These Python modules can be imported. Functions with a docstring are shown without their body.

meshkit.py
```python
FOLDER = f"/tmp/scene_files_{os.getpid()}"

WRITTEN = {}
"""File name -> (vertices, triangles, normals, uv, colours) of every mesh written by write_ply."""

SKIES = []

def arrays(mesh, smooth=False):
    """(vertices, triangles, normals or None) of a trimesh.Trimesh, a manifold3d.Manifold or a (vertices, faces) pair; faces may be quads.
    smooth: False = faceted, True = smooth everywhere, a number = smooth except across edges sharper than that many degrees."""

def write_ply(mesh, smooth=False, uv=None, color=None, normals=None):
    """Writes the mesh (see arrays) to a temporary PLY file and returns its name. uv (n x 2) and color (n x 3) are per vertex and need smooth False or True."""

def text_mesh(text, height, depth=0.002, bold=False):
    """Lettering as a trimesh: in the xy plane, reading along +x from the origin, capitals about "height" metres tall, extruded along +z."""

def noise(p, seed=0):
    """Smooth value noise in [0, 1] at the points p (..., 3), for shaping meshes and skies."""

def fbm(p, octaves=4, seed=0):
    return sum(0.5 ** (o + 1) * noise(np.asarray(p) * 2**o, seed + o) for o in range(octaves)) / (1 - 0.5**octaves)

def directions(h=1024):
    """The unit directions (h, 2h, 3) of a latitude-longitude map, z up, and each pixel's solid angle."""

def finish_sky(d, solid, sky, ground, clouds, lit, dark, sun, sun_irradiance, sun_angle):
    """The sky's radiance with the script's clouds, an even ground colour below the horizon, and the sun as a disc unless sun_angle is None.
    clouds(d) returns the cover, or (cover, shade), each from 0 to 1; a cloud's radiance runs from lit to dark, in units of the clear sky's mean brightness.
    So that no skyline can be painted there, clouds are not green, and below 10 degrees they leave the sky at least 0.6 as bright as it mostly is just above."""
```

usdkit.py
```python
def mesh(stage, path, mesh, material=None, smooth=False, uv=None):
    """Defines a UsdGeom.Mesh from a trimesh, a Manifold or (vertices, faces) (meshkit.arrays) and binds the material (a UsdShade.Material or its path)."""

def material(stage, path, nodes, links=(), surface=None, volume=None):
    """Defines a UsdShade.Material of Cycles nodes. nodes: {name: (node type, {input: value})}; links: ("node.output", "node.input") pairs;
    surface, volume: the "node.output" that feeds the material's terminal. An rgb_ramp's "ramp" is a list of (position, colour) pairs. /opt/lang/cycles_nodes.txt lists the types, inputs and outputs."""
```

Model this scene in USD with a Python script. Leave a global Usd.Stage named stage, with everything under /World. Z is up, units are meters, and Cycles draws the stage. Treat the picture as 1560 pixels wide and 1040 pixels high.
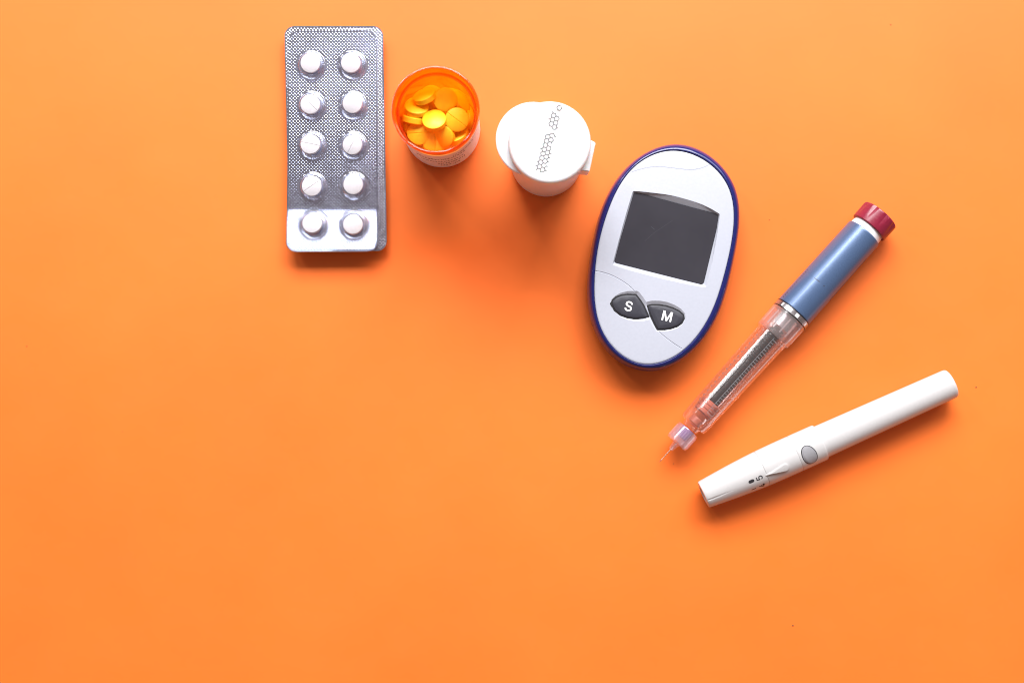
import math, random
import numpy as np, trimesh, manifold3d as m3
import usdkit, meshkit
from pxr import Usd, UsdGeom, UsdLux, UsdShade, Sdf, Gf
from shapely.geometry import Polygon, LineString, Point, MultiPolygon
from shapely.ops import unary_union
from scipy.interpolate import splprep, splev

random.seed(7); RNG = np.random.default_rng(7)
stage = Usd.Stage.CreateInMemory()
UsdGeom.SetStageUpAxis(stage, 'Z'); UsdGeom.SetStageMetersPerUnit(stage, 1.0)
UsdGeom.Xform.Define(stage, '/World'); UsdGeom.Scope.Define(stage, '/World/Looks')

# ---------------------------------------------------------------- camera, lamps, exposure
H = 0.6            # camera height above the table, metres
S = 0.00028        # metres on the table per pixel of the 1560-wide picture
cam = UsdGeom.Camera.Define(stage, '/World/camera')
cam.AddTranslateOp().Set(Gf.Vec3d(0, 0, H))          # looks straight down
cam.CreateFocalLengthAttr(50.0)
cam.CreateHorizontalApertureAttr(50.0 * 1560 * S / H)
cam.CreateVerticalApertureAttr(50.0 * 1040 * S / H)
cam.CreateFStopAttr(9.0); cam.CreateFocusDistanceAttr(0.588)
cam.CreateClippingRangeAttr(Gf.Vec2f(0.02, 100.0))
cam.CreateExposureAttr(0.0)

def rect_light(name, pos, target, w, h, intensity, color):
    L = UsdLux.RectLight.Define(stage, '/World/' + name)
    p, t = Gf.Vec3d(*pos), Gf.Vec3d(*target)
    L.AddTransformOp().Set(Gf.Matrix4d().SetLookAt(p, t, Gf.Vec3d(0, 0, 1)).GetInverse())
    L.CreateWidthAttr(w); L.CreateHeightAttr(h); L.CreateIntensityAttr(intensity)
    L.CreateColorAttr(Gf.Vec3f(*color)); L.CreateNormalizeAttr(False)
    return L
rect_light('window_light', (0.04, 1.12, 1.02), (0.0, 0.0, 0.0), 1.15, 0.72, 19.4, (0.985, 0.985, 1.0))
rect_light('second_window_light', (0.86, 0.95, 1.0), (0.1, 0.0, 0.0), 0.50, 0.70, 6.5, (0.985, 0.985, 1.0))
rect_light('side_window_light', (-0.88, 1.00, 0.95), (0.05, 0.0, 0.0), 0.16, 0.50, 17.0, (0.985, 0.985, 1.0))
dome = UsdLux.DomeLight.Define(stage, '/World/room_light')
room = usdkit.material(stage, '/World/Looks/room', {'b': ('background_shader', {'color': (1.0, 0.74, 0.64), 'strength': 0.25})}, surface='b.background')
UsdShade.MaterialBindingAPI.Apply(dome.GetPrim()).Bind(room)

def P(px, py, z=0.0):
    """World point at height z that stands where the photograph shows it."""
    k = (H - z) / H
    return np.array([(px - 780) * S * k, (520 - py) * S * k, z])

# ---------------------------------------------------------------- materials
LK = '/World/Looks/'
def plastic(name, color, rough=0.35, spec=0.5, coat=0.0, metal=0.0, var=0.04, scale=900, bump=0.0, bscale=5000, sss=0.0, bdist=2e-5):
    c = np.array(color)
    nodes = {'tc': ('texture_coordinate', {}),
             'n': ('noise_texture', {'scale': scale, 'detail': 3.0}),
             'cr': ('rgb_ramp', {'ramp': [(0.3, tuple(c * (1 - var))), (0.7, tuple(np.minimum(c * (1 + var), 1)))]}),
             'rr': ('map_range', {'from_min': 0.3, 'from_max': 0.7, 'to_min': max(rough * 0.88, 0.02), 'to_max': rough * 1.12}),
             'p': ('principled_bsdf', {'specular_ior_level': spec, 'metallic': metal, 'coat_weight': coat, 'coat_roughness': 0.08,
                                       'subsurface_weight': sss, 'subsurface_scale': 0.0015})}
    links = [('tc.object', 'n.vector'), ('n.fac', 'cr.fac'), ('cr.color', 'p.base_color'), ('n.fac', 'rr.value'), ('rr.result', 'p.roughness')]
    if bump:
        nodes['bn'] = ('noise_texture', {'scale': bscale, 'detail': 2.0}); nodes['bp'] = ('bump', {'strength': bump, 'distance': bdist})
        links += [('tc.object', 'bn.vector'), ('bn.fac', 'bp.height'), ('bp.normal', 'p.normal')]
    return usdkit.material(stage, LK + name, nodes, links, surface='p.BSDF')

def clear(name, tint=(1, 1, 1), milk=0.1, milk_color=(0.9, 0.9, 0.9), rough=0.06, f0=0.05, translucent=0.5, power=4.0):
    """Thin clear plastic: light goes straight through, tinted; a little is scattered; the sheen grows towards the edge."""
    nodes = {'lw': ('layer_weight', {'blend': 0.5}),
             'pw': ('math', {'math_type': 'power', 'value2': power}),
             'ma': ('math', {'math_type': 'multiply_add', 'value2': 0.75, 'value3': f0, 'use_clamp': True}),
             'tr': ('transparent_bsdf', {'color': tint}),
             'di': ('diffuse_bsdf', {'color': milk_color}), 'tl': ('translucent_bsdf', {'color': milk_color}),
             'mk': ('mix_closure', {'fac': translucent}), 'mx': ('mix_closure', {'fac': milk}),
             'gl': ('glossy_bsdf', {'color': (1, 1, 1), 'roughness': rough}), 'out': ('mix_closure', {})}
    links = [('lw.facing', 'pw.value1'), ('pw.value', 'ma.value1'), ('di.BSDF', 'mk.closure1'), ('tl.BSDF', 'mk.closure2'),
             ('tr.BSDF', 'mx.closure1'), ('mk.closure', 'mx.closure2'), ('ma.value', 'out.fac'), ('mx.closure', 'out.closure1'), ('gl.BSDF', 'out.closure2')]
    return usdkit.material(stage, LK + name, nodes, links, surface='out.closure')

def table_mat():
    nodes = {'tc': ('texture_coordinate', {}),
             'n1': ('noise_texture', {'scale': 7.0, 'detail': 6.0, 'roughness': 0.6}),
             'n2': ('noise_texture', {'scale': 2600.0, 'detail': 2.0}),
             'st': ('mapping', {'scale': (30.0, 45.0, 1.0), 'rotation': (0, 0, 0.35)}),
             'n3': ('noise_texture', {'scale': 1.0, 'detail': 5.0, 'roughness': 0.7}),
             'cr': ('rgb_ramp', {'ramp': [(0.28, (0.90, 0.164, 0.018)), (0.72, (0.95, 0.194, 0.0235))]}),
             'rr': ('map_range', {'from_min': 0.3, 'from_max': 0.7, 'to_min': 0.46, 'to_max': 0.54}),
             'ad': ('math', {'math_type': 'multiply_add', 'value2': 0.6}),
             'bp': ('bump', {'strength': 0.4, 'distance': 1.6e-5}),
             'p': ('principled_bsdf', {'specular_ior_level': 0.44})}
    links = [('tc.object', 'n1.vector'), ('tc.object', 'n2.vector'), ('tc.object', 'st.vector'), ('st.vector', 'n3.vector'),
             ('n1.fac', 'cr.fac'), ('cr.color', 'p.base_color'), ('n3.fac', 'rr.value'), ('rr.result', 'p.roughness'),
             ('n3.fac', 'ad.value1'), ('n2.fac', 'ad.value3'), ('ad.value', 'bp.height'), ('bp.normal', 'p.normal')]
    return usdkit.material(stage, LK + 'orange_table', nodes, links, surface='p.BSDF')

M = {}
M['table'] = table_mat()
M['speck'] = plastic('dark_grit', (0.22, 0.08, 0.025), 0.8, var=0.2)
M['foil'] = plastic('embossed_foil', (0.50, 0.56, 0.74), 0.21, metal=1.0, var=0.03, bump=0.15, bscale=2500)
M['foil_under'] = plastic('dull_foil', (0.56, 0.61, 0.76), 0.22, metal=1.0, var=0.03, bump=0.15, bscale=2500)
M['pvc'] = clear('clear_blister', (0.95, 0.95, 0.975), 0.05, (0.9, 0.9, 0.93), 0.06, 0.07, 0.4, 2.2)
M['white_pill'] = plastic('white_tablet', (0.72, 0.71, 0.715), 0.6, var=0.015, bump=0.3, bscale=6000)
M['yellow_pill'] = plastic('yellow_tablet', (0.94, 0.62, 0.018), 0.5, var=0.05, scale=500, bump=0.3, bscale=5000)
M['amber'] = clear('amber_plastic', (1.0, 0.60, 0.13), 0.17, (1.0, 0.22, 0.008), 0.12, 0.03, 0.6, 4.0)
M['label'] = plastic('white_paper_label', (0.80, 0.76, 0.75), 0.55, var=0.02)
M['ink'] = plastic('dark_ink', (0.03, 0.03, 0.035), 0.6, var=0.1)
M['grey_ink'] = plastic('grey_ink', (0.13, 0.13, 0.15), 0.6, var=0.1)
M['white_pp'] = plastic('white_canister', (0.73, 0.735, 0.75), 0.42, var=0.01, bump=0.15, bscale=1500, sss=0.15)
M['white_gloss'] = plastic('white_lancing_body', (0.56, 0.555, 0.555), 0.26, var=0.01, bump=0.05, bscale=900)
M['plate'] = plastic('meter_face', (0.47, 0.495, 0.57), 0.34, var=0.012, bump=0.06, bscale=1500)
M['blue_rim'] = plastic('blue_rim', (0.012, 0.016, 0.115), 0.17, coat=0.0, var=0.05)
M['screen'] = plastic('dark_screen', (0.038, 0.037, 0.046), 0.2, spec=0.4, var=0.06, scale=60)
M['rubber'] = plastic('grey_button', (0.036, 0.037, 0.050), 0.48, var=0.08, scale=3000, bump=0.3, bscale=4000)
M['black_gap'] = plastic('black_gasket', (0.012, 0.012, 0.014), 0.6)
M['white_print'] = plastic('white_print', (0.85, 0.85, 0.85), 0.5)
M['barrel'] = plastic('blue_barrel', (0.075, 0.130, 0.25), 0.34, spec=0.6, metal=0.3, coat=0.2, var=0.03, scale=2500, bump=0.12, bscale=3500)
M['red_knob'] = plastic('crimson_knob', (0.22, 0.012, 0.036), 0.32, var=0.05, bump=0.1, bscale=2000)
M['white_collar'] = plastic('white_collar', (0.76, 0.77, 0.80), 0.35, var=0.02)
M['silver'] = plastic('silver_ring', (0.42, 0.40, 0.42), 0.3, metal=0.9, var=0.05)
M['clear_pen'] = clear('clear_holder', (0.97, 0.955, 0.955), 0.05, (0.95, 0.92, 0.93), 0.09, 0.06, 0.5, 2.0)
M['clear_collar'] = clear('frosted_collar', (0.96, 0.92, 0.92), 0.19, (0.92, 0.87, 0.88), 0.2, 0.06, 0.5, 2.4)
M['cartridge'] = clear('glass_cartridge', (0.97, 0.95, 0.95), 0.01, (0.95, 0.9, 0.9), 0.12, 0.055, 0.5, 3.0)
M['rod'] = plastic('black_rod', (0.009, 0.009, 0.011), 0.3, spec=0.35, var=0.1)
M['plunger'] = plastic('red_plunger', (0.52, 0.13, 0.075), 0.4, var=0.1)
M['violet'] = plastic('violet_core', (0.23, 0.10, 0.33), 0.4, var=0.1)
M['hub'] = clear('frosted_hub', (0.96, 0.93, 0.96), 0.13, (0.9, 0.83, 0.9), 0.16, 0.08, 0.5, 2.4)
M['steel'] = plastic('needle_steel', (0.75, 0.72, 0.68), 0.22, metal=1.0)
M['grey_btn'] = plastic('grey_release_button', (0.30, 0.30, 0.32), 0.32, var=0.03)

# ---------------------------------------------------------------- scene helpers
used = {}
def numbered(parent, name):
    k = used.get((parent, name), 0); used[(parent, name)] = k + 1
    return name if k == 0 else f'{name}_{k:03d}'
ORIGIN = {}
def tag(prim, label=None, cat=None, group=None, kind=None):
    for k, v in (('label', label), ('category', cat), ('group', group), ('kind', kind)):
        if v: prim.SetCustomDataByKey(k, v)
    return prim
def thing(name, origin, label, cat, group=None):
    path = '/World/' + numbered('/World', name)
    x = UsdGeom.Xform.Define(stage, path); x.AddTranslateOp().Set(Gf.Vec3d(*map(float, origin)))
    ORIGIN[path] = np.array(origin, float)
    return tag(x.GetPrim(), label, cat, group)
def arr(mesh):
    v, f, _ = meshkit.arrays(mesh); return np.array(v, float), np.array(f, int)
def part(name, mesh, mat, parent, smooth=35, label=None, kind=None):
    """mesh in world coordinates -> a Mesh prim under its thing (or under one of its parts)."""
    pp = str(parent.GetPath()); path = pp + '/' + numbered(pp, name)
    v, f = arr(mesh); o = ORIGIN[pp]
    pr = usdkit.mesh(stage, path, trimesh.Trimesh(v - o, f, process=False), M[mat], smooth=smooth).GetPrim()
    ORIGIN[path] = o
    return tag(pr, label, kind=kind)
def single(name, mesh, origin, mat, label, cat, group=None, kind=None, smooth=35):
    path = '/World/' + numbered('/World', name)
    v, f = arr(mesh)
    g = usdkit.mesh(stage, path, trimesh.Trimesh(v - np.array(origin), f, process=False), M[mat], smooth=smooth)
    g.AddTranslateOp().Set(Gf.Vec3d(*map(float, origin)))
    return tag(g.GetPrim(), label, cat, group, kind)
def cat_mesh(ms):
    vs, fs, n = [], [], 0
    for m in ms:
        v, f = arr(m); vs.append(v); fs.append(f + n); n += len(v)
    return trimesh.Trimesh(np.vstack(vs), np.vstack(fs), process=False)
def lathe(profile, n=96, closed=False):
    """profile of (r, z), outside to the right of the walk upward; closed joins last to first."""
    pr = [tuple(map(float, p)) for p in profile]; v, rows = [], []
    a = np.arange(n) * 2 * np.pi / n
    for r, z in pr:
        if r <= 1e-9: rows.append([len(v)]); v.append((0, 0, z))
        else:
            rows.append(list(range(len(v), len(v) + n))); v += [(r * math.cos(t), r * math.sin(t), z) for t in a]
    f = []
    pairs = list(zip(rows[:-1], rows[1:])) + ([(rows[-1], rows[0])] if closed else [])
    for A, B in pairs:
        for i in range(n):
            j = (i + 1) % n
            if len(A) == 1 and len(B) == 1: continue
            if len(A) == 1: f.append((A[0], B[j], B[i]))
            elif len(B) == 1: f.append((A[i], A[j], B[0]))
            else: f += [(A[i], A[j], B[j]), (A[i], B[j], B[i])]
    return trimesh.Trimesh(np.array(v), np.array(f), process=False)
def moved(mesh, o):
    v, f = arr(mesh); return trimesh.Trimesh(v + np.array(o), f, process=False)
def man(mesh):
    v, f = arr(mesh)
    m = trimesh.Trimesh(v, f, process=True); m.merge_vertices()
    return m3.Manifold(m3.Mesh(vert_properties=(m.vertices * 1000).astype(np.float32), tri_verts=m.faces.astype(np.uint32)))
def unman(m):
    q = m.to_mesh(); return trimesh.Trimesh(np.array(q.vert_properties[:, :3], float) / 1000, np.array(q.tri_verts, int), process=False)
def hull(pts):
    return m3.Manifold.hull_points((np.asarray(pts, float) * 1000).tolist())
def prism(poly, z0, z1):
    ms = []
    for g in getattr(poly, 'geoms', [poly]):
        if g.area > 0:
            m = trimesh.creation.extrude_polygon(g, z1 - z0, engine='earcut'); m.apply_translation((0, 0, z0)); ms.append(m)
    return cat_mesh(ms)
def world_poly(pts, z):
    return Polygon([P(x, y, z)[:2] for x, y in pts])
def spline(pts, n=200, closed=True, s=0.0):
    p = np.asarray(pts, float)
    if closed: p = np.vstack([p, p[:1]])
    tck, _ = splprep([p[:, 0], p[:, 1]], s=s, per=closed, k=3)
    return np.stack(splev(np.linspace(0, 1, n, endpoint=not closed), tck), 1)
def tri_area_up(mesh): return mesh

# ---------------------------------------------------------------- the setting: orange table top
n = 2
t = trimesh.creation.box((1.9, 1.5, 0.03)); t.apply_translation((0, 0, -0.015))
single('table_top', t, (0, 0, 0), 'table', 'smooth orange table top under all the diabetes supplies', 'table', kind='structure', smooth=False)

# ---------------------------------------------------------------- blister packs
def rounded(cx, cy, w, h, r):
    return Polygon([(cx - w / 2 + r, cy - h / 2 + r), (cx + w / 2 - r, cy - h / 2 + r), (cx + w / 2 - r, cy + h / 2 - r), (cx - w / 2 + r, cy + h / 2 - r)]).buffer(r, quad_segs=10)
def rot2(p, a):
    c, s_ = math.cos(a), math.sin(a); p = np.asarray(p, float); q = p.copy()
    q[..., 0] = c * p[..., 0] - s_ * p[..., 1]; q[..., 1] = s_ * p[..., 0] + c * p[..., 1]; return q
def emboss(poly, holes, amp, pitch, z0, sub=5):
    """Sheet of little rounded studs (the pressed pattern of blister foil), flat round the pockets, as one closed relief."""
    from shapely import contains_xy
    h = pitch / sub
    x0, y0, x1, y1 = poly.bounds
    c = 1 / math.sqrt(2); R_ = int(max(x1 - x0, y1 - y0) / h * 0.62) + 4
    ii, jj = np.meshgrid(np.arange(-R_, R_), np.arange(-R_, R_), indexing='ij')
    cx, cy = (x0 + x1) / 2, (y0 + y1) / 2
    X = cx + (ii - jj) * h * c; Y = cy + (ii + jj) * h * c
    Z = amp * 0.25 * (1 + np.cos(2 * np.pi * (ii + .5) / sub)) * (1 + np.cos(2 * np.pi * (jj + .5) / sub))
    Z = Z * (0.92 + 0.16 * meshkit.noise(np.stack([X * 260, Y * 260, 0 * X], -1), 3))
    ok = contains_xy(poly.buffer(-0.00035), X.ravel(), Y.ravel()).reshape(X.shape)
    for hx, hy, hr in holes:
        d = np.hypot(X - hx, Y - hy); Z = Z * np.clip((d - hr) / 0.0006, 0, 1)
    n = 2 * R_; idx = np.arange(n * n).reshape(n, n)
    q = np.stack([idx[:-1, :-1], idx[1:, :-1], idx[1:, 1:], idx[:-1, 1:]], -1).reshape(-1, 4)
    q = q[ok.ravel()[q].all(1)]
    f = np.vstack([q[:, [0, 1, 2]], q[:, [0, 2, 3]]])
    keep, f2 = np.unique(f, return_inverse=True)
    v = np.stack([X.ravel(), Y.ravel(), Z.ravel() + z0], 1)[keep]
    return trimesh.Trimesh(v, f2.reshape(-1, 3), process=False)

def pocket(R=0.0058, top=0.0040, hgt=0.0046):
    return [(R + 0.0007, 0.00002), (R + 0.0002, 0.00012), (R - 0.0001, 0.0004), (R - 0.0005, 0.0012), (top + 0.0006, hgt * 0.72), (top + 0.0002, hgt * 0.88), (top - 0.0005, hgt * 0.965), (top - 0.0014, hgt * 0.995), (top * 0.35, hgt), (0, hgt)]
def tablet_mesh(R, band, cap, score=True, n=56, depth=0.00028):
    prof = [(0, -band / 2 - cap)] + [(R * f, -band / 2 - cap * (1 - f * f)) for f in (0.3, 0.55, 0.75, 0.9)] + [(R * 0.985, -band / 2), (R, -band / 2 + 0.00012), (R, band / 2 - 0.00012), (R * 0.985, band / 2)] + \
           [(R * f, band / 2 + cap * (1 - f * f)) for f in (0.9, 0.75, 0.55, 0.3)] + [(0, band / 2 + cap)]
    m = lathe(prof, n)
    if not score: return m
    w, L, zt = 0.00026, R * 1.0, band / 2 + cap
    pr = []
    for sx in (-1, 1):
        pr += [(sx * L, 0, band / 2 + cap * (0.0 if True else 0) - depth * 0.2), (sx * L, w, zt + 0.0005), (sx * L, -w, zt + 0.0005)]
    pts = [(-L, 0, zt - cap - depth * 0.3), (L, 0, zt - cap - depth * 0.3), (-L * .5, 0, zt - cap * .3 - depth), (L * .5, 0, zt - cap * .3 - depth)]
    pts = [(x, 0, band / 2 + cap * (1 - min(1, abs(x / R)) ** 2) - depth) for x in np.linspace(-L, L, 9)]
    cut = None
    for (a, b) in zip(pts[:-1], pts[1:]):
        seg = hull([(a[0], 0, a[2]), (b[0], 0, b[2])] + [(q[0], s_ * w, q[2] + depth + 0.0003) for q in (a, b) for s_ in (-1.6, 1.6)])
        cut = seg if cut is None else cut + seg
    return unman(man(m) - cut)
def frame(nrm, spin):
    z = np.array(nrm, float); z /= np.linalg.norm(z)
    x = np.cross([0, 1, 0], z); x /= np.linalg.norm(x); y = np.cross(z, x)
    c, s_ = math.cos(spin), math.sin(spin)
    return np.stack([c * x + s_ * y, -s_ * x + c * y, z], 1)
def placed(mesh, R3, o):
    v, f = arr(mesh); return trimesh.Trimesh(v @ R3.T + np.array(o), f, process=False)

ZU = 0.0052                                             # the lower pack lies on its pockets, its flat sheet this high
under_poly = Polygon([P(x, y, ZU)[:2] for x, y in [(433, 40), (583.5, 40), (589.5, 382.5), (441, 383)]])
def round_poly(p, r): return p.buffer(-r).buffer(r, quad_segs=10)
under_poly = round_poly(under_poly, 0.0042)
ZT = ZU + 0.00055
CREASE_Y = P(500, 316, ZT)[1]
top_poly = round_poly(Polygon([P(x, y, ZT + 0.001)[:2] for x, y in [(439, 47), (573.5, 45.5), (576, 383.5), (436.5, 384.5)]]), 0.0045)
def bend(v):
    """The lower end of the upper pack is creased and lifts off the pack under it."""
    v = v.copy(); d = np.maximum(CREASE_Y - v[:, 1], 0.0)
    w = np.where(d < 0.002, d * d / 0.004, d - 0.001)
    v[:, 2] += w * 0.143 + 0.0003 * np.sin((v[:, 1] - 0.04) * 60) + 0.0004
    return v
def bent(m):
    v, f = arr(m); return trimesh.Trimesh(bend(v), f, process=False)
def sheet(poly, z0, z1):
    m = prism(poly, z0, z1); v, f = trimesh.remesh.subdivide_to_size(m.vertices, m.faces, 0.003)
    return trimesh.Trimesh(v, f, process=False)

o = P(511, 212, 0)
bp2 = thing('blister_pack', (o[0], o[1], 0), 'silver foil blister pack lying underneath, only its right edge and rim showing', 'blister pack')
part('foil_sheet', sheet(under_poly, ZU - 0.00025, ZU - 0.00005), 'foil_under', bp2)
part('embossing', emboss(under_poly, [], 0.000142, 0.00098, ZU), 'foil_under', bp2, smooth=True)
rows, cols = [99.5, 161, 222, 284, 343], [(474, 537), (475, 538), (476, 538.5), (477, 539.5), (478, 540)]
for i, y in enumerate(rows):
    for x in (cols[i][0] + 4, cols[i][1] + 6):
        c = P(x, y, 0)
        d = lathe(pocket(0.0056, 0.0040, ZU - 0.0002), 32); d.vertices[:, 2] *= -1; d.faces = d.faces[:, ::-1]
        part('pocket', moved(d, (c[0], c[1], ZU - 0.00005)), 'pvc', bp2)
bp1 = thing('blister_pack', (o[0], o[1], ZU), 'upper silver blister pack with ten white tablets in clear pockets', 'blister pack')
holes = []
for i, y in enumerate(rows):
    for k in (0, 1):
        c = P(cols[i][k], y + 1, ZT); holes.append((c[0], c[1], 0.0061))
part('foil_sheet', bent(sheet(top_poly, ZT - 0.0003, ZT + 0.0000)), 'foil', bp1)
part('embossing', bent(emboss(top_poly, holes, 0.000132, 0.00098, ZT + 0.00004)), 'foil', bp1, smooth=True)
tab = tablet_mesh(0.0041, 0.0021, 0.0006, True, 48, 0.0003); tab_plain = tablet_mesh(0.0041, 0.0021, 0.0007, False, 48)
scores = {2: -0.75, 4: None, 5: 1.0, 6: 0.55}
scores = {2: -0.75, 5: 1.05, 6: 0.62, 4: -0.2}
for q, (hx, hy, hr) in enumerate(holes):
    zz = bend(np.array([[hx, hy, ZT + 0.0001]]))[0, 2]
    slope = 0.143 if hy < CREASE_Y - 0.002 else 0.0
    jx, jy = RNG.uniform(-0.0004, 0.0004), RNG.uniform(0.0, 0.0007)
    R3 = frame((RNG.uniform(-.08, .08), slope * 0.9 + RNG.uniform(-.05, .1), 1), scores.get(q, RNG.uniform(0, 3)))
    part('tablet', placed(tab if q in scores else tab_plain, R3, (hx + jx, hy + jy, zz + 0.0021)), 'white_pill', bp1)
    dm = lathe(pocket(0.0058, 0.00425 + RNG.uniform(-1, 1) * 0.0002, 0.0047), 48)
    v = dm.vertices; hgt = np.clip(v[:, 2] / 0.0047, 0, 1)[:, None]       # each pocket a little dented
    v[:, :2] += hgt * (meshkit.noise(v * 420 + q * 7.7, q)[:, None] - 0.5) * 0.0007; v[:, 2] += hgt[:, 0] * (meshkit.noise(v * 500 + q * 3.1, q + 9) - 0.5) * 0.0007
    part('pocket', placed(dm, frame((0, slope, 1), 0), (hx, hy, zz)), 'pvc', bp1, smooth=True)

# ---------------------------------------------------------------- amber pill bottle and its tablets
VC = P(674.0, 199.0, 0); VH = 0.054
bo = thing('pill_bottle', (VC[0], VC[1], 0), 'open orange see-through pill bottle with white label, full of yellow tablets', 'pill bottle')
RB = 0.0160
part('body', moved(lathe([(0, 0), (RB - 0.001, 0), (RB, 0.001), (RB, VH - 0.009), (RB - 0.0012, VH - 0.009), (RB - 0.0012, 0.002), (0, 0.002)], 128), VC), 'amber', bo)
part('rim', moved(lathe([(RB - 0.0006, VH - 0.0092), (RB + 0.0003, VH - 0.009), (RB + 0.0004, VH - 0.004), (0.01695, VH - 0.0034), (0.01715, VH - 0.003), (0.01715, VH - 0.0006), (0.0169, VH - 0.0001), (0.0165, VH), (0.0161, VH - 0.0002), (0.0159, VH - 0.0008), (0.0156, VH - 0.0085)], 128, closed=True), VC), 'amber', bo)
NL = 80; la_ = -math.pi / 2 + np.linspace(-1.75, 1.75, NL)          # the label goes round the front, not all the way
lv = np.array([(r_ * math.cos(a), r_ * math.sin(a), z) for r_, z in ((RB + 3e-5, .004), (RB + 2e-4, .004), (RB + 2e-4, .0405), (RB + 3e-5, .0405)) for a in la_])
lf = []
for k in range(4):
    for i in range(NL - 1):
        a, b = k * NL + i, ((k + 1) % 4) * NL + i; lf += [(a, a + 1, b + 1), (a, b + 1, b)]
lf += [(0, NL, 2 * NL), (0, 2 * NL, 3 * NL), (NL - 1, 3 * NL - 1, 2 * NL - 1), (NL - 1, 4 * NL - 1, 3 * NL - 1)]
lab = moved(trimesh.Trimesh(lv, np.array(lf), process=False), VC)
lb = part('paper_label', lab, 'label', bo)
strokes = []
def wrap_vert(poly_pts, r0, th):        # small mark on the upright side of a round body: (arc, z) points
    vs = []
    for k in (0.00002, 0.00008):
        vs += [((r0 + k) * math.cos(th + a / r0), (r0 + k) * math.sin(th + a / r0), z) for a, z in poly_pts]
    n = len(poly_pts); f = [(i, (i + 1) % n, n + (i + 1) % n) for i in range(n)] + [(i, n + (i + 1) % n, n + i) for i in range(n)] + [(n, n + i, n + i + 1) for i in range(1, n - 1)]
    return trimesh.Trimesh(np.array(vs) + VC, np.array(f), process=False)
rr = random.Random(3)
for z, a0, a1, hgt in ((0.033, 0.006, 0.016, .0016), (0.0285, -0.0095, 0.012, .0020), (0.022, -0.008, 0.010, .0016), (0.0165, -0.001, 0.011, .0020), (0.011, 0.000, 0.008, .0016)):
    a = a0
    while a < a1:
        w = rr.uniform(0.0003, 0.0009)
        strokes.append(wrap_vert([(a, z), (a + w, z), (a + w, z + hgt * rr.uniform(.6, 1)), (a, z + hgt * rr.uniform(.6, 1))], RB + 0.0002, -math.pi / 2))
        a += w + rr.uniform(0.0003, 0.0008)
part('small_print', cat_mesh(strokes), 'grey_ink', bo, smooth=False, kind='stuff')

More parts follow.
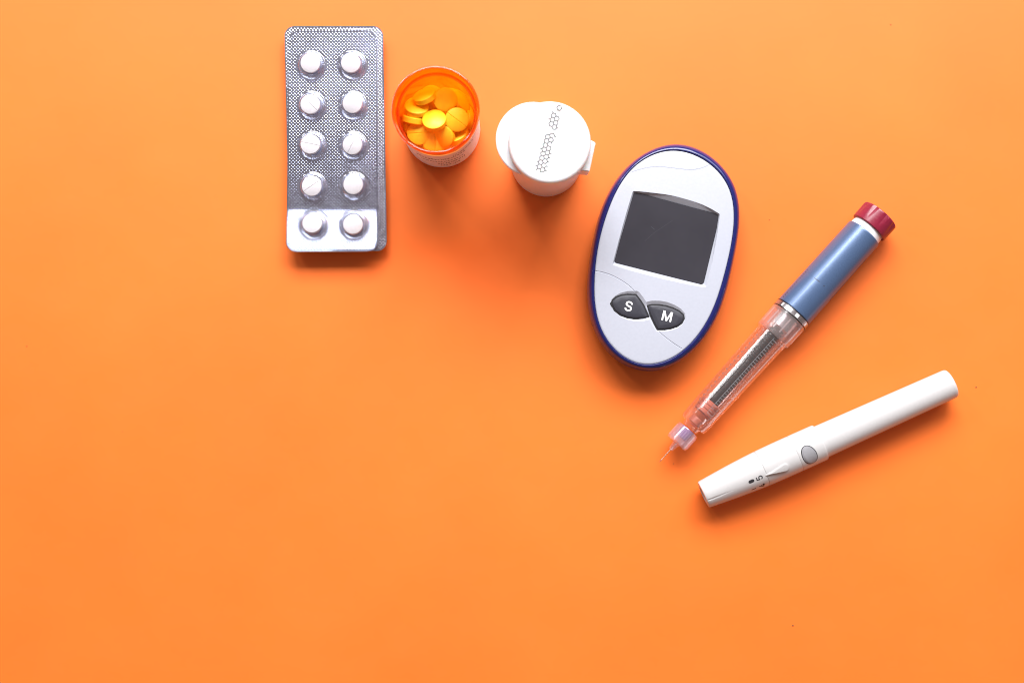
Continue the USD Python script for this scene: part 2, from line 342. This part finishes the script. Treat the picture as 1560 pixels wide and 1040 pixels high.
PT = {True: tablet_mesh(0.0048, 0.0021, 0.0010, True, 48, 0.0003), False: tablet_mesh(0.0048, 0.0021, 0.0010, False, 48)}
vis = [  # px, py, z, normal x, normal y, score spin or None, label
    (661.7, 184, .0365, -.08, .50, None, 'bright yellow tablet on top at the middle of the pill bottle heap'),
    (696, 182.5, .0355, .12, -.22, -0.62, 'large facing orange-yellow tablet with a slanting score line, right of the middle'),
    (678.5, 152, .0345, .10, -.22, None, 'round plain tablet near the upper right of the heap in the bottle'),
    (647, 147, .0350, -.34, .72, None, 'tilted tablet showing its edge at the top of the heap'),
    (635, 166, .0335, .08, .72, None, 'tilted bright tablet at the left below the topmost one'),
    (626, 183, .0320, .17, .95, None, 'tablet standing almost on edge at the far left of the heap'),
    (634, 206, .0315, -.05, -.18, 0.05, 'round tablet with level score line at lower left of the bottle'),
    (662, 217, .0300, .15, -.35, 1.6, 'tablet half hidden by the rim at the bottom of the bottle mouth'),
    (676, 206, .0325, -.45, -.45, None, 'leaning tablet just below the bright middle one'),
    (703, 211, .0295, -.40, .65, None, 'tilted tablet at lower right beside the bottle rim'),
    (612, 160, .0300, .60, -.20, None, 'dim tablet leaning on the left wall of the bottle'),
    (702, 156, .0300, .80, .40, None, 'slanted tablet by the shaded upper right wall'),
    (716, 186, .0285, -.80, .15, None, 'tablet on edge against the right wall of the bottle'),
    (657, 160, .0290, .20, .20, None, 'tablet peeping out below the topmost tilted tablet'),
    (616, 197, .0280, .70, .20, None, 'tablet on edge against the lower left wall'),
    (650, 196, .0290, .10, .30, None, 'shaded tablet in the gap left of the bright middle one'),
]
def tab_clamp(c, nrm):
    d = c[:2] - VC[:2]; r = np.hypot(*d); nn = np.array(nrm) / np.linalg.norm(nrm)
    rad = d / max(r, 1e-6); rn = abs(nn[:2] @ rad)
    lim = RB - 0.0013 - (0.0048 * math.sqrt(max(0, 1 - rn * rn)) + 0.0013 * rn)
    if r > lim: c = np.array([VC[0] + rad[0] * lim, VC[1] + rad[1] * lim, c[2]])
    return c
for px, py, z, nx, ny, sc, lbl in vis:
    nrm = (nx, ny, math.sqrt(max(0.02, 1 - nx * nx - ny * ny)))
    z += 0.003
    c = tab_clamp(P(px, py, z), nrm)
    R3 = frame(nrm, sc if sc is not None else RNG.uniform(0, 3))
    single('yellow_tablet', placed(PT[sc is not None], R3, c), c, 'yellow_pill', lbl, 'tablet', 'yellow tablets in the pill bottle')
for layer in range(9):
    z = 0.0045 + layer * 0.00305
    for k in range(7):
        a = layer * 0.9 + k * 1.047 + RNG.uniform(-.1, .1); r = 0.0098 if k < 6 else 0.0
        nrm = (RNG.uniform(-.35, .35), RNG.uniform(-.35, .35), 1)
        c = tab_clamp(np.array([VC[0] + r * math.cos(a), VC[1] + r * math.sin(a), z]), nrm)
        single('yellow_tablet', placed(PT[False], frame(nrm, 0), c), c, 'yellow_pill', 'yellow tablet buried in the lower heap inside the orange bottle', 'tablet', 'buried yellow tablets in the pill bottle')

# ---------------------------------------------------------------- white test strip canister
CB = P(832.0, 246.0, 0); CT = P(837.5, 217.5, 0.058)
CC = (CB + CT) / 2; CC = np.array([(CB[0] + CT[0]) / 2, (CB[1] + CT[1]) / 2, 0.0])
RL = 63.0 * S * (H - .058) / H
ca = thing('test_strip_canister', CC, 'closed white plastic test strip canister with hexagon motif on its flip lid', 'canister')
part('body', moved(lathe([(0, 0), (0.0143, 0), (0.0149, 0.0006), (0.0151, 0.002), (0.0152, 0.049), (0, 0.049)], 128), CC), 'white_pp', ca)
lidprof = [(0, 0.0492), (RL - 0.0004, 0.0492), (RL, 0.0496), (RL, 0.0566), (RL - 0.0003, 0.0574), (RL - 0.0009, 0.0579), (RL - 0.0016, 0.0580), (RL - 0.0030, 0.0580), (RL - 0.0034, 0.0579), (RL - 0.0038, 0.0577), (RL - 0.0046, 0.0577), (0, 0.0577)]
lid = part('lid', moved(lathe(lidprof, 144), CC), 'white_pp', ca)
LC = P(812, 212, .0535); RT = 56.5 * S * (H - .0535) / H
tabp = Point(LC[0], LC[1]).buffer(RT, quad_segs=40).difference(Point(CC[0], CC[1]).buffer(RL - 0.0002, quad_segs=40))
tabp = max(getattr(tabp, 'geoms', [tabp]), key=lambda g: g.area)
lo, hi = arr(prism(tabp.buffer(-0.0002), 0.0496, 0.0535)), None
tm = cat_mesh([prism(tabp, 0.0499, 0.0531), prism(tabp.buffer(-0.00022), 0.0497, 0.0535)])
tm = unman(man(prism(tabp, 0.0499, 0.0532)) + man(prism(tabp.buffer(-0.00025), 0.0497, 0.0535)))
part('thumb_tab', tm, 'white_pp', lid)
hp = world_poly([(895, 214), (904.5, 219), (896, 259), (884, 258)], 0.053).buffer(0.0006)
part('hinge', unman(man(prism(hp, 0.041, 0.0532)) + man(prism(hp.buffer(-0.0003), 0.0405, 0.0537))), 'white_pp', ca)
# hexagon (molecule) motif
zt = 0.0577; A0 = P(823, 261, zt)[:2]; A1 = P(851, 160, zt)[:2]
ax = (A1 - A0) / np.linalg.norm(A1 - A0); nx_ = np.array([ax[1], -ax[0]]); Ltot = np.linalg.norm(A1 - A0); hr = 0.00098
lines = []; hrnd = random.Random(11)
def hexa(c, skip=()):
    pts = [c + hr * (math.cos(a) * ax + math.sin(a) * nx_) for a in [math.pi / 6 + k * math.pi / 3 for k in range(6)]]
    for k in range(6):
        if k not in skip: lines.append(LineString([pts[k], pts[(k + 1) % 6]]))
    return pts
step = hr * math.sqrt(3); nrow = int(Ltot / step)
for r_ in range(nrow + 1):
    s0 = r_ * step; fr = s0 / Ltot
    for col in (0, 1):
        sc_ = s0 + (step / 2 if col else 0); off = (-0.75 if col == 0 else 0.75) * hr
        if 0.56 < fr < 0.615 or 0.86 < fr < 0.945: continue
        if fr >= 0.945: continue
        if hrnd.random() < 0.06 and fr > .05: continue
        c = A0 + ax * sc_ + nx_ * off
        pts = hexa(c, skip=(hrnd.randrange(6),) if hrnd.random() < .35 else ())
        if hrnd.random() < 0.75:
            kk = [1, 2] if col == 0 else [4, 5]
            kk = hrnd.choice([1, 2]) if (col == 1) else hrnd.choice([4, 5])
            d = pts[kk] - c; lines.append(LineString([pts[kk], pts[kk] + d * 0.55]))
n_in = len(lines); hexa(P(852, 164.5, 0.058)[:2]); top_hex = lines[n_in:]; lines = lines[:n_in]
part('hexagon_print', prism(unary_union([l.buffer(0.00015, quad_segs=2) for l in top_hex]), 0.05796, 0.05804), 'ink', lid, smooth=False)
motif = unary_union([l.buffer(0.00015, quad_segs=2) for l in lines])
part('hexagon_print', prism(motif, zt - 0.00005, zt + 0.00004), 'ink', lid, smooth=False)

# ---------------------------------------------------------------- glucose meter
outer_px = [(1028, 221.9), (982.3, 232.8), (953, 257.5), (929.3, 288.6), (911, 334), (899, 392.7), (894.4, 447.7), (898, 482), (909, 511), (926, 536), (947, 554.5), (970, 564.5), (995, 566), (1019, 558.5),
            (1045, 542), (1068.5, 519), (1091.5, 482), (1105, 447), (1115, 400), (1122, 361.7), (1124, 319.6), (1115.7, 281), (1095.6, 250), (1062.7, 229)]
plate_px = [(1026, 229), (993, 236.5), (966, 254), (946, 279.4), (927.5, 318), (914.7, 361.7), (908, 401), (905.5, 430), (906, 453.5), (909.5, 478), (918.5, 505), (932.5, 526.5), (953, 545.5), (978, 555), (999, 555),
            (1026, 542.5), (1049, 524.6), (1072, 497.7), (1089.6, 463), (1103, 418.8), (1114, 367), (1118, 334), (1116.6, 305), (1106.6, 277.6), (1090, 258), (1062.7, 239)]
ZR, ZP = 0.0075, 0.0155
MC = P(1010, 396, 0.012); MC[2] = 0
NA = 240; TH = np.arange(NA) * 2 * np.pi / NA
def polar(px, z, s):
    c = spline([P(x, y, z)[:2] - MC[:2] for x, y in px], 720, True, s)
    th = np.arctan2(c[:, 1], c[:, 0]); r = np.hypot(c[:, 0], c[:, 1]); k = np.argsort(th)
    return np.interp(TH, np.r_[th[k] - 2 * np.pi, th[k], th[k] + 2 * np.pi], np.r_[r[k], r[k], r[k]])
RO, RP = polar(outer_px, ZR, 1.5e-6), polar(plate_px, ZP, 1.0e-6)
RO = np.maximum(RO, RP + 0.0011)
def loft(rings, n=NA):
    v, rows, f = [], [], []
    for r, z in rings:
        if np.ndim(r) == 0: rows.append([len(v)]); v.append((0, 0, z))
        else:
            z_ = np.broadcast_to(z, (n,)); rows.append(list(range(len(v), len(v) + n)))
            v += [(r[i] * math.cos(TH[i]), r[i] * math.sin(TH[i]), z_[i]) for i in range(n)]
    for A, B in zip(rows[:-1], rows[1:]):
        for i in range(n):
            j = (i + 1) % n
            if len(A) == 1: f.append((A[0], B[j], B[i]))
            elif len(B) == 1: f.append((A[i], A[j], B[0]))
            else: f += [(A[i], A[j], B[j]), (A[i], B[j], B[i])]
    return trimesh.Trimesh(np.array(v) + MC, np.array(f), process=False)
gm = thing('glucose_meter', MC, 'oval white glucose meter with blue rim, blank grey screen and two buttons', 'glucose meter')
part('rim', loft([(0.0, 0.0), (RO - 0.0060, 0.0), (RO - 0.0035, 0.0008), (RO - 0.0016, 0.0026), (RO - 0.0004, 0.0052), (RO, ZR), (RO - 0.00005, 0.0095), (RO - 0.0003, 0.0120), (RO * 0.72 + RP * 0.28, 0.0142), (RO * 0.45 + RP * 0.55, 0.0154),
                  (RO * 0.15 + RP * 0.85, 0.0158), (RP + 0.00014, 0.0156), (RP + 0.00010, 0.0148), (RP - 0.002, 0.0135), (0.0, 0.0135)]), 'blue_rim', gm, smooth=50)
DOME = 0.0017
def plate_h(f): return ZP + DOME * (1 - f ** 2.2) - 0.0003 * np.clip((f - 0.985) / 0.015, 0, 1) ** 2
fr = [1.0, 0.997, 0.99, 0.98, 0.96, 0.93, 0.88, 0.82, 0.74, 0.65, 0.55, 0.44, 0.33, 0.22, 0.11]
pl = man(loft([(0.0, 0.0138)] + [(RP * 0.99, 0.0138), (RP, 0.0142)] + [(RP * f, plate_h(f)) for f in fr] + [(0.0, plate_h(0.0))]))
def zplate(x, y):
    d = np.array([x, y]) - MC[:2]; th = math.atan2(d[1], d[0]) % (2 * math.pi)
    return float(plate_h(np.hypot(*d) / np.interp(th, np.r_[TH, 2 * np.pi], np.r_[RP, RP[0]])))
ZS = 0.0152
open_px = [(962.5, 288.3), (978, 289.8), (993.3, 292.2), (1010, 295.6), (1026, 296.4), (1045, 300.4), (1062.7, 306), (1081, 314.2), (1098.6, 324.2), (1090.5, 380), (1079, 441.5), (1004, 423.5), (930.8, 406), (948, 344)]
scr_px = [(967, 294.5), (1094.5, 328.8), (1069.8, 431.6), (937.0, 398)]
op = Polygon([P(x, y, 0.0172)[:2] for x, y in open_px]).buffer(-0.0005).buffer(0.0005, quad_segs=6)
sp = Polygon([P(x, y, ZS)[:2] for x, y in scr_px]).buffer(-0.0009).buffer(0.0009, quad_segs=6)
xy = lambda g, z: [(a, b, z) for a, b in g.exterior.coords[:-1]]
cutter = hull(xy(op, 0.0172) + xy(op.buffer(0.0003), 0.022) + xy(sp, ZS - 0.0008))
pl = pl - cutter
z6 = lambda pts: [(880 + x / 5.2, 390 + y / 5.2) for x, y in pts]
S_px = z6([(268, 378), (278, 350), (305, 327), (345, 312), (395, 305), (462, 308), (492, 345), (520, 387), (562, 478), (520, 490), (455, 495), (395, 486), (340, 466), (295, 430)])
M_px = z6([(557, 394), (590, 387), (645, 388), (700, 396), (755, 413), (805, 437), (838, 466), (843, 495), (825, 530), (790, 555), (740, 572), (690, 580), (634, 580), (612, 540), (578, 468)])
zb = zplate(*P(986, 476, .0165)[:2])
def bp_(pts): return Polygon([P(x, y, zb)[:2] for x, y in pts])
Sg, Mg = bp_(S_px), bp_(M_px)
for g in (Sg, Mg):
    h_ = g.convex_hull
    pl = pl - hull(xy(h_.buffer(0.0030, quad_segs=6), zb + 0.0009) + xy(h_.buffer(0.0019, quad_segs=6), zb + 0.00025) + xy(h_.buffer(0.00022), zb - 0.00075))
# moulded seams in the face plate
def groove(pts, w, depth):
    c = spline(pts, 40, False)
    q = np.array([[*P(x, y, 0.0165)[:2]] for x, y in c]); out = None
    ms = []
    for a, b in zip(q[:-1], q[1:]):
        p = []
        for e in (a, b):
            zz = zplate(*e); d = (b - a) / np.linalg.norm(b - a); nn = np.array([-d[1], d[0]]); e2 = e + (d * 2e-5 if e is b else -d * 2e-5)
            p += [(*e2, zz - depth)] + [(*(e2 + s_ * nn * w), zz + 0.0006) for s_ in (-1, 1)]
        ms.append(hull(p))
    return m3.Manifold.batch_boolean(ms, m3.OpType.Add)
z5 = lambda pts: [(880 + x / 5.473, 210 + y / 5.473) for x, y in pts]
pl = pl - groove(z6([(140, 118), (200, 130), (260, 150), (330, 185), (400, 232), (450, 280), (478, 318)]), 0.0009, 0.00025)
pl = pl - groove(z6([(628, 578), (665, 618), (710, 655), (765, 695), (828, 734)]), 0.0009, 0.00025)
pl = pl - groove(z5([(440, 287), (520, 262), (600, 245), (720, 243), (850, 258), (960, 264), (1030, 252), (1105, 218)]), 0.0003, 0.00018)
part('face_plate', unman(pl), 'plate', gm, smooth=28)
part('screen', prism(sp.buffer(0.0006), ZS - 0.0006, ZS), 'screen', gm, smooth=False)
part('screen_scratch', cat_mesh([prism(LineString([P(x, y, ZS)[:2] for x, y in z5(q)]).buffer(w, quad_segs=2), ZS - 0.0001, ZS + 0.000012) for q, w in (([(560, 860), (640, 790), (790, 690)], 0.00005), ([(615, 742), (640, 763)], 0.00011))]), 'rubber', gm, smooth=False, kind='stuff')
part('button_well', prism(unary_union([Sg, Mg]).convex_hull.buffer(0.0006), 0.01385, zb - 0.00062), 'black_gap', gm, smooth=False)
def button(g, letter, cpx):
    lo_, mid, hi_ = g.buffer(-0.00012), g.buffer(-0.00016), g.buffer(-0.0006)
    m = hull(xy(lo_, zb - 0.0009) + xy(mid, zb - 0.00035) + xy(g.buffer(-0.0003), zb - 0.00012) + xy(hi_, zb + 0.00002) + xy(g.buffer(-0.0018), zb + 0.00022))
    m = m.translate((0, 0, -0.2))
    b = part('button', unman(m), 'rubber', gm, smooth=40, label=f'dark grey button lettered {letter}')
    tx = meshkit.text_mesh(letter, 0.0039, 0.0006, bold=True); tx.apply_translation(-np.r_[tx.bounds.mean(0)[:2], 0])
    tx.apply_transform(trimesh.transformations.rotation_matrix(math.radians(-13), [0, 0, 1]))
    c = P(*cpx, zb); part('letter', moved(tx, (c[0], c[1], zb + 0.00008 - 0.0006)), 'white_print', b, smooth=False)
button(Sg, 'S', (957.8, 466.3)); button(Mg, 'M', (1016.4, 481.6))

# ---------------------------------------------------------------- things that lie on their side: a round body along an axis
class Axis:
    """u runs in picture pixels from the tip along the axis; arc v runs over the top of the body, positive towards the viewer's lower side."""
    def __init__(s, tip_px, dir_px, zc):
        s.zc = zc; s.k = S * (H - zc) / H; s.o = P(*tip_px, zc)
        d = np.array([dir_px[0], -dir_px[1], 0.0]); s.Z = d / np.linalg.norm(d); s.Y = np.array([0, 0, 1.0]); s.X = np.cross(s.Y, s.Z)
    def lathe(s, prof, n=96, closed=False):        # profile of (radius, u) in pixels
        m = lathe([(r * s.k, u * s.k) for r, u in prof], n, closed)
        return s.out(m)
    def out(s, m):
        v, f = arr(m); return trimesh.Trimesh(s.o + v[:, [0]] * s.X + v[:, [1]] * s.Y + v[:, [2]] * s.Z, f, process=False)
    def uv(s, px, py, r):                          # picture pixel -> (u, angle) on the body of radius r px
        z = s.zc + r * s.k * 0.9
        for _ in range(6):
            q = P(px, py, z) - s.o; u, side = q @ s.Z, -(q @ s.X)
            th = math.asin(max(-1, min(1, side / (r * s.k)))); z = s.zc + r * s.k * math.cos(th)
        return u / s.k, th
    def decal(s, poly, rfun, h0, h1, fine=1.5):
        """poly in (u px, arc px) from the top of the body -> thin raised shape that follows the body; heights in px."""
        m = prism(poly, 0.0, 1.0); v, f = trimesh.remesh.subdivide_to_size(m.vertices, m.faces, fine, max_iter=20)
        r0 = np.array([rfun(u) for u in v[:, 0]]); th = v[:, 1] / r0; r = (r0 + h0 + (h1 - h0) * v[:, 2]) * s.k
        w = s.o + (v[:, [0]] * s.k) * s.Z + (r * np.cos(th))[:, None] * s.Y - (r * np.sin(th))[:, None] * s.X
        return trimesh.Trimesh(w, f[:, ::-1], process=False)

# ---------------------------------------------------------------- insulin pen
pe = Axis((1004, 704), (0.667, -0.745), 0.0083)
ip = thing('insulin_pen', (*P(1170, 517, 0.0083)[:2], 0), 'blue insulin pen with crimson dose knob, clear cartridge and bare needle', 'insulin pen')
kn = man(lathe([(0, 478), (28.6, 478), (29.6, 479), (29.8, 481), (30.2, 503), (29.6, 505), (28, 506), (24, 506.3), (0, 505)], 120).apply_scale(0.001))
fl = []
for i in range(9):
    a = i * 2 * math.pi / 9 + 0.30
    ct = lambda r, da, u: np.array([r * math.cos(a + da), r * math.sin(a + da), u]) * 0.001
    fl.append(hull([ct(30.6, -0.03, 482), ct(30.6, 0.03, 482), ct(33, -.26, 508), ct(33, .26, 508), ct(30.2, -.24, 508), ct(30.2, .24, 508), ct(27.6, 0, 508), ct(34, 0, 482)]))
kn = unman(kn - m3.Manifold.batch_boolean(fl, m3.OpType.Add)); kn.apply_scale(1000 * pe.k)
part('dose_knob', pe.out(kn), 'red_knob', ip, smooth=24)
part('collar', pe.lathe([(0, 466), (26.3, 466), (26.6, 467), (26.0, 475), (25.5, 478.6), (0, 478.6)]), 'white_collar', ip)
rb = lambda u: 30.0 + (28.7 - 30.0) * (u - 307) / (468 - 307)
part('barrel', pe.lathe([(0, 307), (29.2, 307), (29.9, 308), (30.0, 309), (29.55, 361.5), (29.3, 362), (29.3, 362.6), (29.5, 363), (28.7, 465.5), (28.3, 467.5), (27.2, 468.4), (0, 468.4)]), 'barrel', ip)
th_s = 1.22
part('label_edge', pe.decal(Polygon([(356, rb(390) * th_s), (440, rb(390) * th_s), (440, rb(390) * th_s + 1.1), (356, rb(390) * th_s + 1.1)]), rb, -0.3, 0.12, 4), 'ink', ip)
marks = []
rr = random.Random(5)
for k in range(14):
    u = 312 + k * 4.2; hgt = rr.uniform(1.2, 3.0)
    marks.append(pe.decal(Polygon([(u, -rb(u) * 1.28), (u + rr.uniform(1, 2.4), -rb(u) * 1.28), (u + 1.6, -rb(u) * 1.28 + hgt), (u, -rb(u) * 1.28 + hgt)]), rb, -0.3, 0.1, 6))
for v0, v1 in ((-15, -5), (3, 5)):
    marks.append(pe.decal(Polygon([(362.0, v0), (363.0, v0), (363.0, v1), (362.0, v1)]), rb, -0.6, 0.05, 3))
part('small_print', cat_mesh(marks), 'ink', ip, kind='stuff')
ring = part('ring', pe.lathe([(0, 297.3), (29.6, 297.3), (30.1, 298), (30.1, 306.6), (29.6, 307.2), (0, 307.2)]), 'silver', ip)
for u in (297.9, 306.8):
    part('ring_line', pe.lathe([(29, u - 0.6), (30.5, u - 0.6), (30.6, u), (30.5, u + 0.6), (29, u + 0.6)], closed=True), 'rod', ring)
rc = lambda u: 30.1
for th, w, mm in ((-0.85, 3.0, 'copper'), (-0.35, 7.5, 'white_collar'), (0.12, 6.0, 'white_collar'), (0.92, 3.5, 'copper')):
    v = 30.1 * th
    part('ring_tab', pe.decal(Polygon([(299.6, v - w / 2), (305.2, v - w / 2), (305.2, v + w / 2), (299.6, v + w / 2)]), rc, -0.2, 0.45, 3), 'white_collar' if mm != 'copper' else 'label', ring)
# clear holder
part('holder_collar', pe.lathe([(26.6, 258), (28.6, 259), (29.4, 262), (29.8, 268), (30.2, 292), (30.0, 297)]), 'clear_collar', ip)
for k in range(7):
    th = -1.2 + k * 0.4; v = 29.6 * th
    part('collar_rib', pe.decal(Polygon([(266, v - 1.2), (292, v - 1.2), (292, v + 1.2), (266, v + 1.2)]), lambda u: 29.6, 0.1, 0.9, 5), 'clear_collar', ip)
part('collar_core', pe.lathe([(0, 296), (17, 296), (17, 275), (13, 272), (0, 272)], 48), 'silver', ip)
part('holder', pe.lathe([(12, 70), (13.6, 70), (14, 76), (21, 77), (22.6, 80), (23.4, 90), (26.2, 250), (26.4, 259)]), 'clear_pen', ip)
part('cartridge', pe.lathe([(0, 78), (10.4, 78), (11.0, 78.6), (11.5, 86), (14.5, 90), (17.6, 98), (18.2, 105), (18.2, 271), (17.3, 272), (0, 272)]), 'cartridge', ip)
rod = [(0, 122)] + [(8.8, 122), (9.2, 124)]
u = 126.0
while u < 205: rod += [(9.8, u), (9.8, u + 5.2), (9.1, u + 5.6), (9.1, u + 6.4)]; u += 6.8
while u < 268: rod += [(11.2, u), (11.2, u + 2.4), (9.4, u + 3.0), (9.4, u + 3.8)]; u += 4.4
rod += [(11, 272), (0, 272)]
part('piston_rod', pe.lathe(rod, 64), 'rod', ip)
pg_ = []
u = 100.0
prof = [(0, 99)]
for k in range(3): prof += [(15.0, u), (16.4, u + 1), (16.4, u + 5.5), (15.0, u + 6.5)]; u += 7.2
prof += [(14, 121.8), (0, 121.8)]
part('plunger', pe.lathe(prof, 64), 'plunger', ip)
part('cartridge_seal', pe.lathe([(0, 80), (10.0, 80), (10.0, 88), (9, 90), (0, 90)], 48), 'plunger', ip)
rh = lambda u: 23.4 + (26.2 - 23.4) * (u - 90) / 160
ticks = []
for k in range(31):
    u = 104 + k * 4.9; L = 9 if k % 5 == 0 else 5
    ticks.append(pe.decal(Polygon([(u, 1), (u + 0.5, 1), (u + 0.5, 1 + L), (u, 1 + L)]), rh, -0.1, 0.12, 3))
ticks.append(pe.decal(Polygon([(104, 0.6), (255, 0.6), (255, 1.0), (104, 1.0)]), rh, -0.1, 0.12, 3))
part('scale_print', cat_mesh(ticks), 'grey_btn', ip, kind='stuff')
dk = []
for k in range(16):
    u = 112 + k * 8.6
    dk.append(pe.decal(Polygon([(u, -24), (u + 2.8, -24), (u + 2.8, -22.8), (u, -22.8)]), rh, -0.1, 0.12, 4))
part('scale_digits', cat_mesh(dk), 'grey_ink', ip, kind='stuff')
# needle hub
hub = part('needle_hub', pe.lathe([(0, 39), (14, 38.6), (17.4, 39.2), (18.2, 40.5), (18.3, 65.5), (17.6, 67), (14.5, 67.6), (14.5, 66), (16.2, 65), (16.2, 42), (0, 41.5)], 72), 'hub', ip)
part('core', pe.lathe([(0, 50), (8, 50), (9.5, 51), (10.4, 66), (11.2, 68), (0, 68)], 48), 'violet', hub)
for k in range(14):
    th = -1.45 + k * 0.22; v = 18.3 * th
    part('rib', pe.decal(Polygon([(43, v - 0.8), (63, v - 0.8), (63, v + 0.8), (43, v + 0.8)]), lambda u: 18.3, -0.05, 0.75, 6), 'hub', hub)
part('nozzle', pe.lathe([(0, 26), (2.4, 26), (3.4, 27), (5.2, 36), (6.5, 39.2), (0, 39.2)], 40), 'hub', hub)
part('needle', pe.lathe([(0, 0), (0.35, 1.6), (0.62, 4), (0.62, 40), (0, 40)], 20), 'steel', ip)

# ---------------------------------------------------------------- lancing device
la = Axis((1071, 753.5), (0.912, -0.410), 0.0079)
ld = thing('lancing_device', (*P(1260, 668, 0.0079)[:2], 0), 'long white lancing device lying at the lower right with grey release button', 'lancing device')
RS = np.array([(0, 21.2), (20, 23.0), (50, 25.5), (80, 27.3), (98, 28.1), (125, 28.6), (153, 28.7), (195, 28.5)])
rl = lambda u: float(np.interp(u, RS[:, 0], RS[:, 1])) if u < 195.5 else 25.5 + (23.0 - 25.5) * (u - 196) / (415 - 196)
def prof(u0, u1, e=0.7):
    us = np.linspace(u0, u1, 14); return [(0, u0), (rl(u0) - e - .4, u0)] + [(rl(u0 + .8) - .1, u0 + .8)] + [(rl(u), u) for u in us[1:-1]] + [(rl(u1 - .8) - .1, u1 - .8), (rl(u1) - e - .4, u1), (0, u1)]
capm = [(0, 6), (11.5, 6), (12.5, 1.2), (13.5, 0.1), (17.5, 0), (20.2, 0.6), (21.3, 2.2)] + [(rl(u), u) for u in np.linspace(6, 97, 16)] + [(rl(97.3) - .5, 97.7), (0, 97.7)]
cm = man(la.lathe(capm, 120))
gr = []                                          # thumb groove running in from the tip
for u0, u1 in ((-2, 10), (10, 22), (22, 34), (34, 46)):
    pp = []
    for u in (u0, u1):
        th = 0.36; r = rl(max(u, 0)); dd = 1.2 * max(0.02, 1 - max(u, 0) / 47)
        for dth, dr in ((0, -dd), (-.13, 1.0), (.13, 1.0), (0, 4)):
            a = th + dth; rad = (r + dr) * la.k
            pp.append(la.o + u * la.k * la.Z + rad * math.cos(a) * la.Y - rad * math.sin(a) * la.X)
    gr.append(hull(pp))
cm = cm - m3.Manifold.batch_boolean(gr, m3.OpType.Add)
cap = part('cap', unman(cm), 'white_gloss', ld, smooth=40)
part('sleeve', la.lathe(prof(98.0, 152.9, -.1), 120), 'white_gloss', ld)
part('collar', la.lathe(prof(153.15, 195.4, .1), 120), 'white_gloss', ld)
tube = [(0, 194), (25.3, 194)] + [(rl(u), u) for u in np.linspace(196, 410, 12)] + [(22.6, 412.5), (21.6, 414.4), (19.8, 415.4), (16, 415.8), (0, 415.9)]
part('tube', la.lathe(tube, 120), 'white_gloss', ld)
def at(px, py, r=28): return la.uv(px, py, r)
bu, bth = at(1233.5, 693.5, 28.6); bv = bth * 28.6
from shapely import affinity
egg = affinity.scale(Point(0, 0).buffer(1, quad_segs=16), 10.2, 15.5)
egg = affinity.rotate(egg, -8); egg = affinity.translate(egg, bu, bv)
part('button_gap', la.decal(egg.buffer(1.3), rl, -0.5, 0.10, 3), 'ink', ld)
bb = cat_mesh([la.decal(egg, rl, -0.4, 0.75, 3), la.decal(egg.buffer(-1.0), rl, -0.4, 1.15, 3), la.decal(egg.buffer(-2.2), rl, -0.4, 1.45, 3)])
part('release_button', bb, 'grey_btn', ld, smooth=50)
(u0, t0), (u1, t1) = at(1166.5, 723.5, 28.3), at(1196, 711.5, 28.6)
v0, v1 = t0 * 28.4, t1 * 28.4
drop = unary_union([Polygon([(u0, v0), (u1 - 1.5, v1 - 5.8), (u1 - 1.5, v1 + 5.8)]), Point(u1, v1).buffer(6.0, quad_segs=10)]).buffer(0.5)
part('pointer', cat_mesh([la.decal(drop.buffer(-k * 0.45), rl, -0.3, 0.6 + k * 0.6, 3) for k in range(5)]), 'white_gloss', ld, smooth=60)
def glyph(ch, px, py, hpx):
    tm_ = meshkit.text_mesh(ch, 1.0, 0.1, bold=True); c = tm_.bounds.mean(0); v = tm_.vertices
    u, th = at(px, py, 27.6); r0 = 27.8
    V = np.stack([u - (v[:, 1] - c[1]) * hpx, th * r0 - (v[:, 0] - c[0]) * hpx, v[:, 2]], 1)   # top of the figure points at the tip, reads up the body
    vv, ff = trimesh.remesh.subdivide_to_size(V, tm_.faces, 3)
    r = np.array([rl(a) for a in vv[:, 0]]); hh = np.where(vv[:, 2] > .05, 0.10, -0.3); rad = (r + hh) * la.k; a = vv[:, 1] / r
    w = la.o + vv[:, [0]] * la.k * la.Z + (rad * np.cos(a))[:, None] * la.Y - (rad * np.sin(a))[:, None] * la.X
    return trimesh.Trimesh(w, ff, process=False)
part('number', glyph('5', 1157.0, 727.6, 9.6), 'ink', cap, smooth=False, label='black printed number 5')
part('number', glyph('4', 1161.3, 739.0, 9.6), 'ink', cap, smooth=False, label='black printed number 4')
u, th = at(1144.8, 732.8, 27); 
part('setting_mark', la.decal(LineString([(u - 2.0, th * 27), (u + 2.0, th * 27)]).buffer(2.6), rl, -0.3, 0.1, 2), 'ink', cap, label='black oval setting mark')
u, th = at(1148.6, 744.4, 27)
part('setting_mark', la.decal(LineString([(u - 2.8, th * 27), (u + 2.8, th * 27)]).buffer(0.9), rl, -0.3, 0.1, 2), 'ink', cap, label='short black bar setting mark')

# ---------------------------------------------------------------- grit lying on the table
for px, py, r, lbl in ((1487, 589.5, 1.5, 'dark speck of grit right of the lancing device end'), (1208, 952, 1.6, 'dark speck of grit near the bottom right of the table'),
                       (1357, 38, 1.2, 'tiny speck of grit near the top right of the table'), (41, 527, 1.2, 'tiny speck of grit at the left edge of the table'),
                       (187, 657, 0.9, 'tiniest speck of grit on the left part of the table'), (1026, 706, 1.0, 'small speck of grit beside the pen needle'), (1172, 335, 0.9, 'small speck of grit left of the dose knob')):
    m = trimesh.creation.icosphere(2, r * S * 0.75); m.vertices *= (1, 0.8, 0.5); m.vertices *= (0.75 + 0.5 * meshkit.noise(m.vertices * 3500 + px, 5))[:, None]
    c = P(px, py, 0); m.apply_translation((c[0], c[1], r * S * 0.3)); single('grit_speck', m, (c[0], c[1], 0), 'speck', lbl, 'grit', smooth=True)
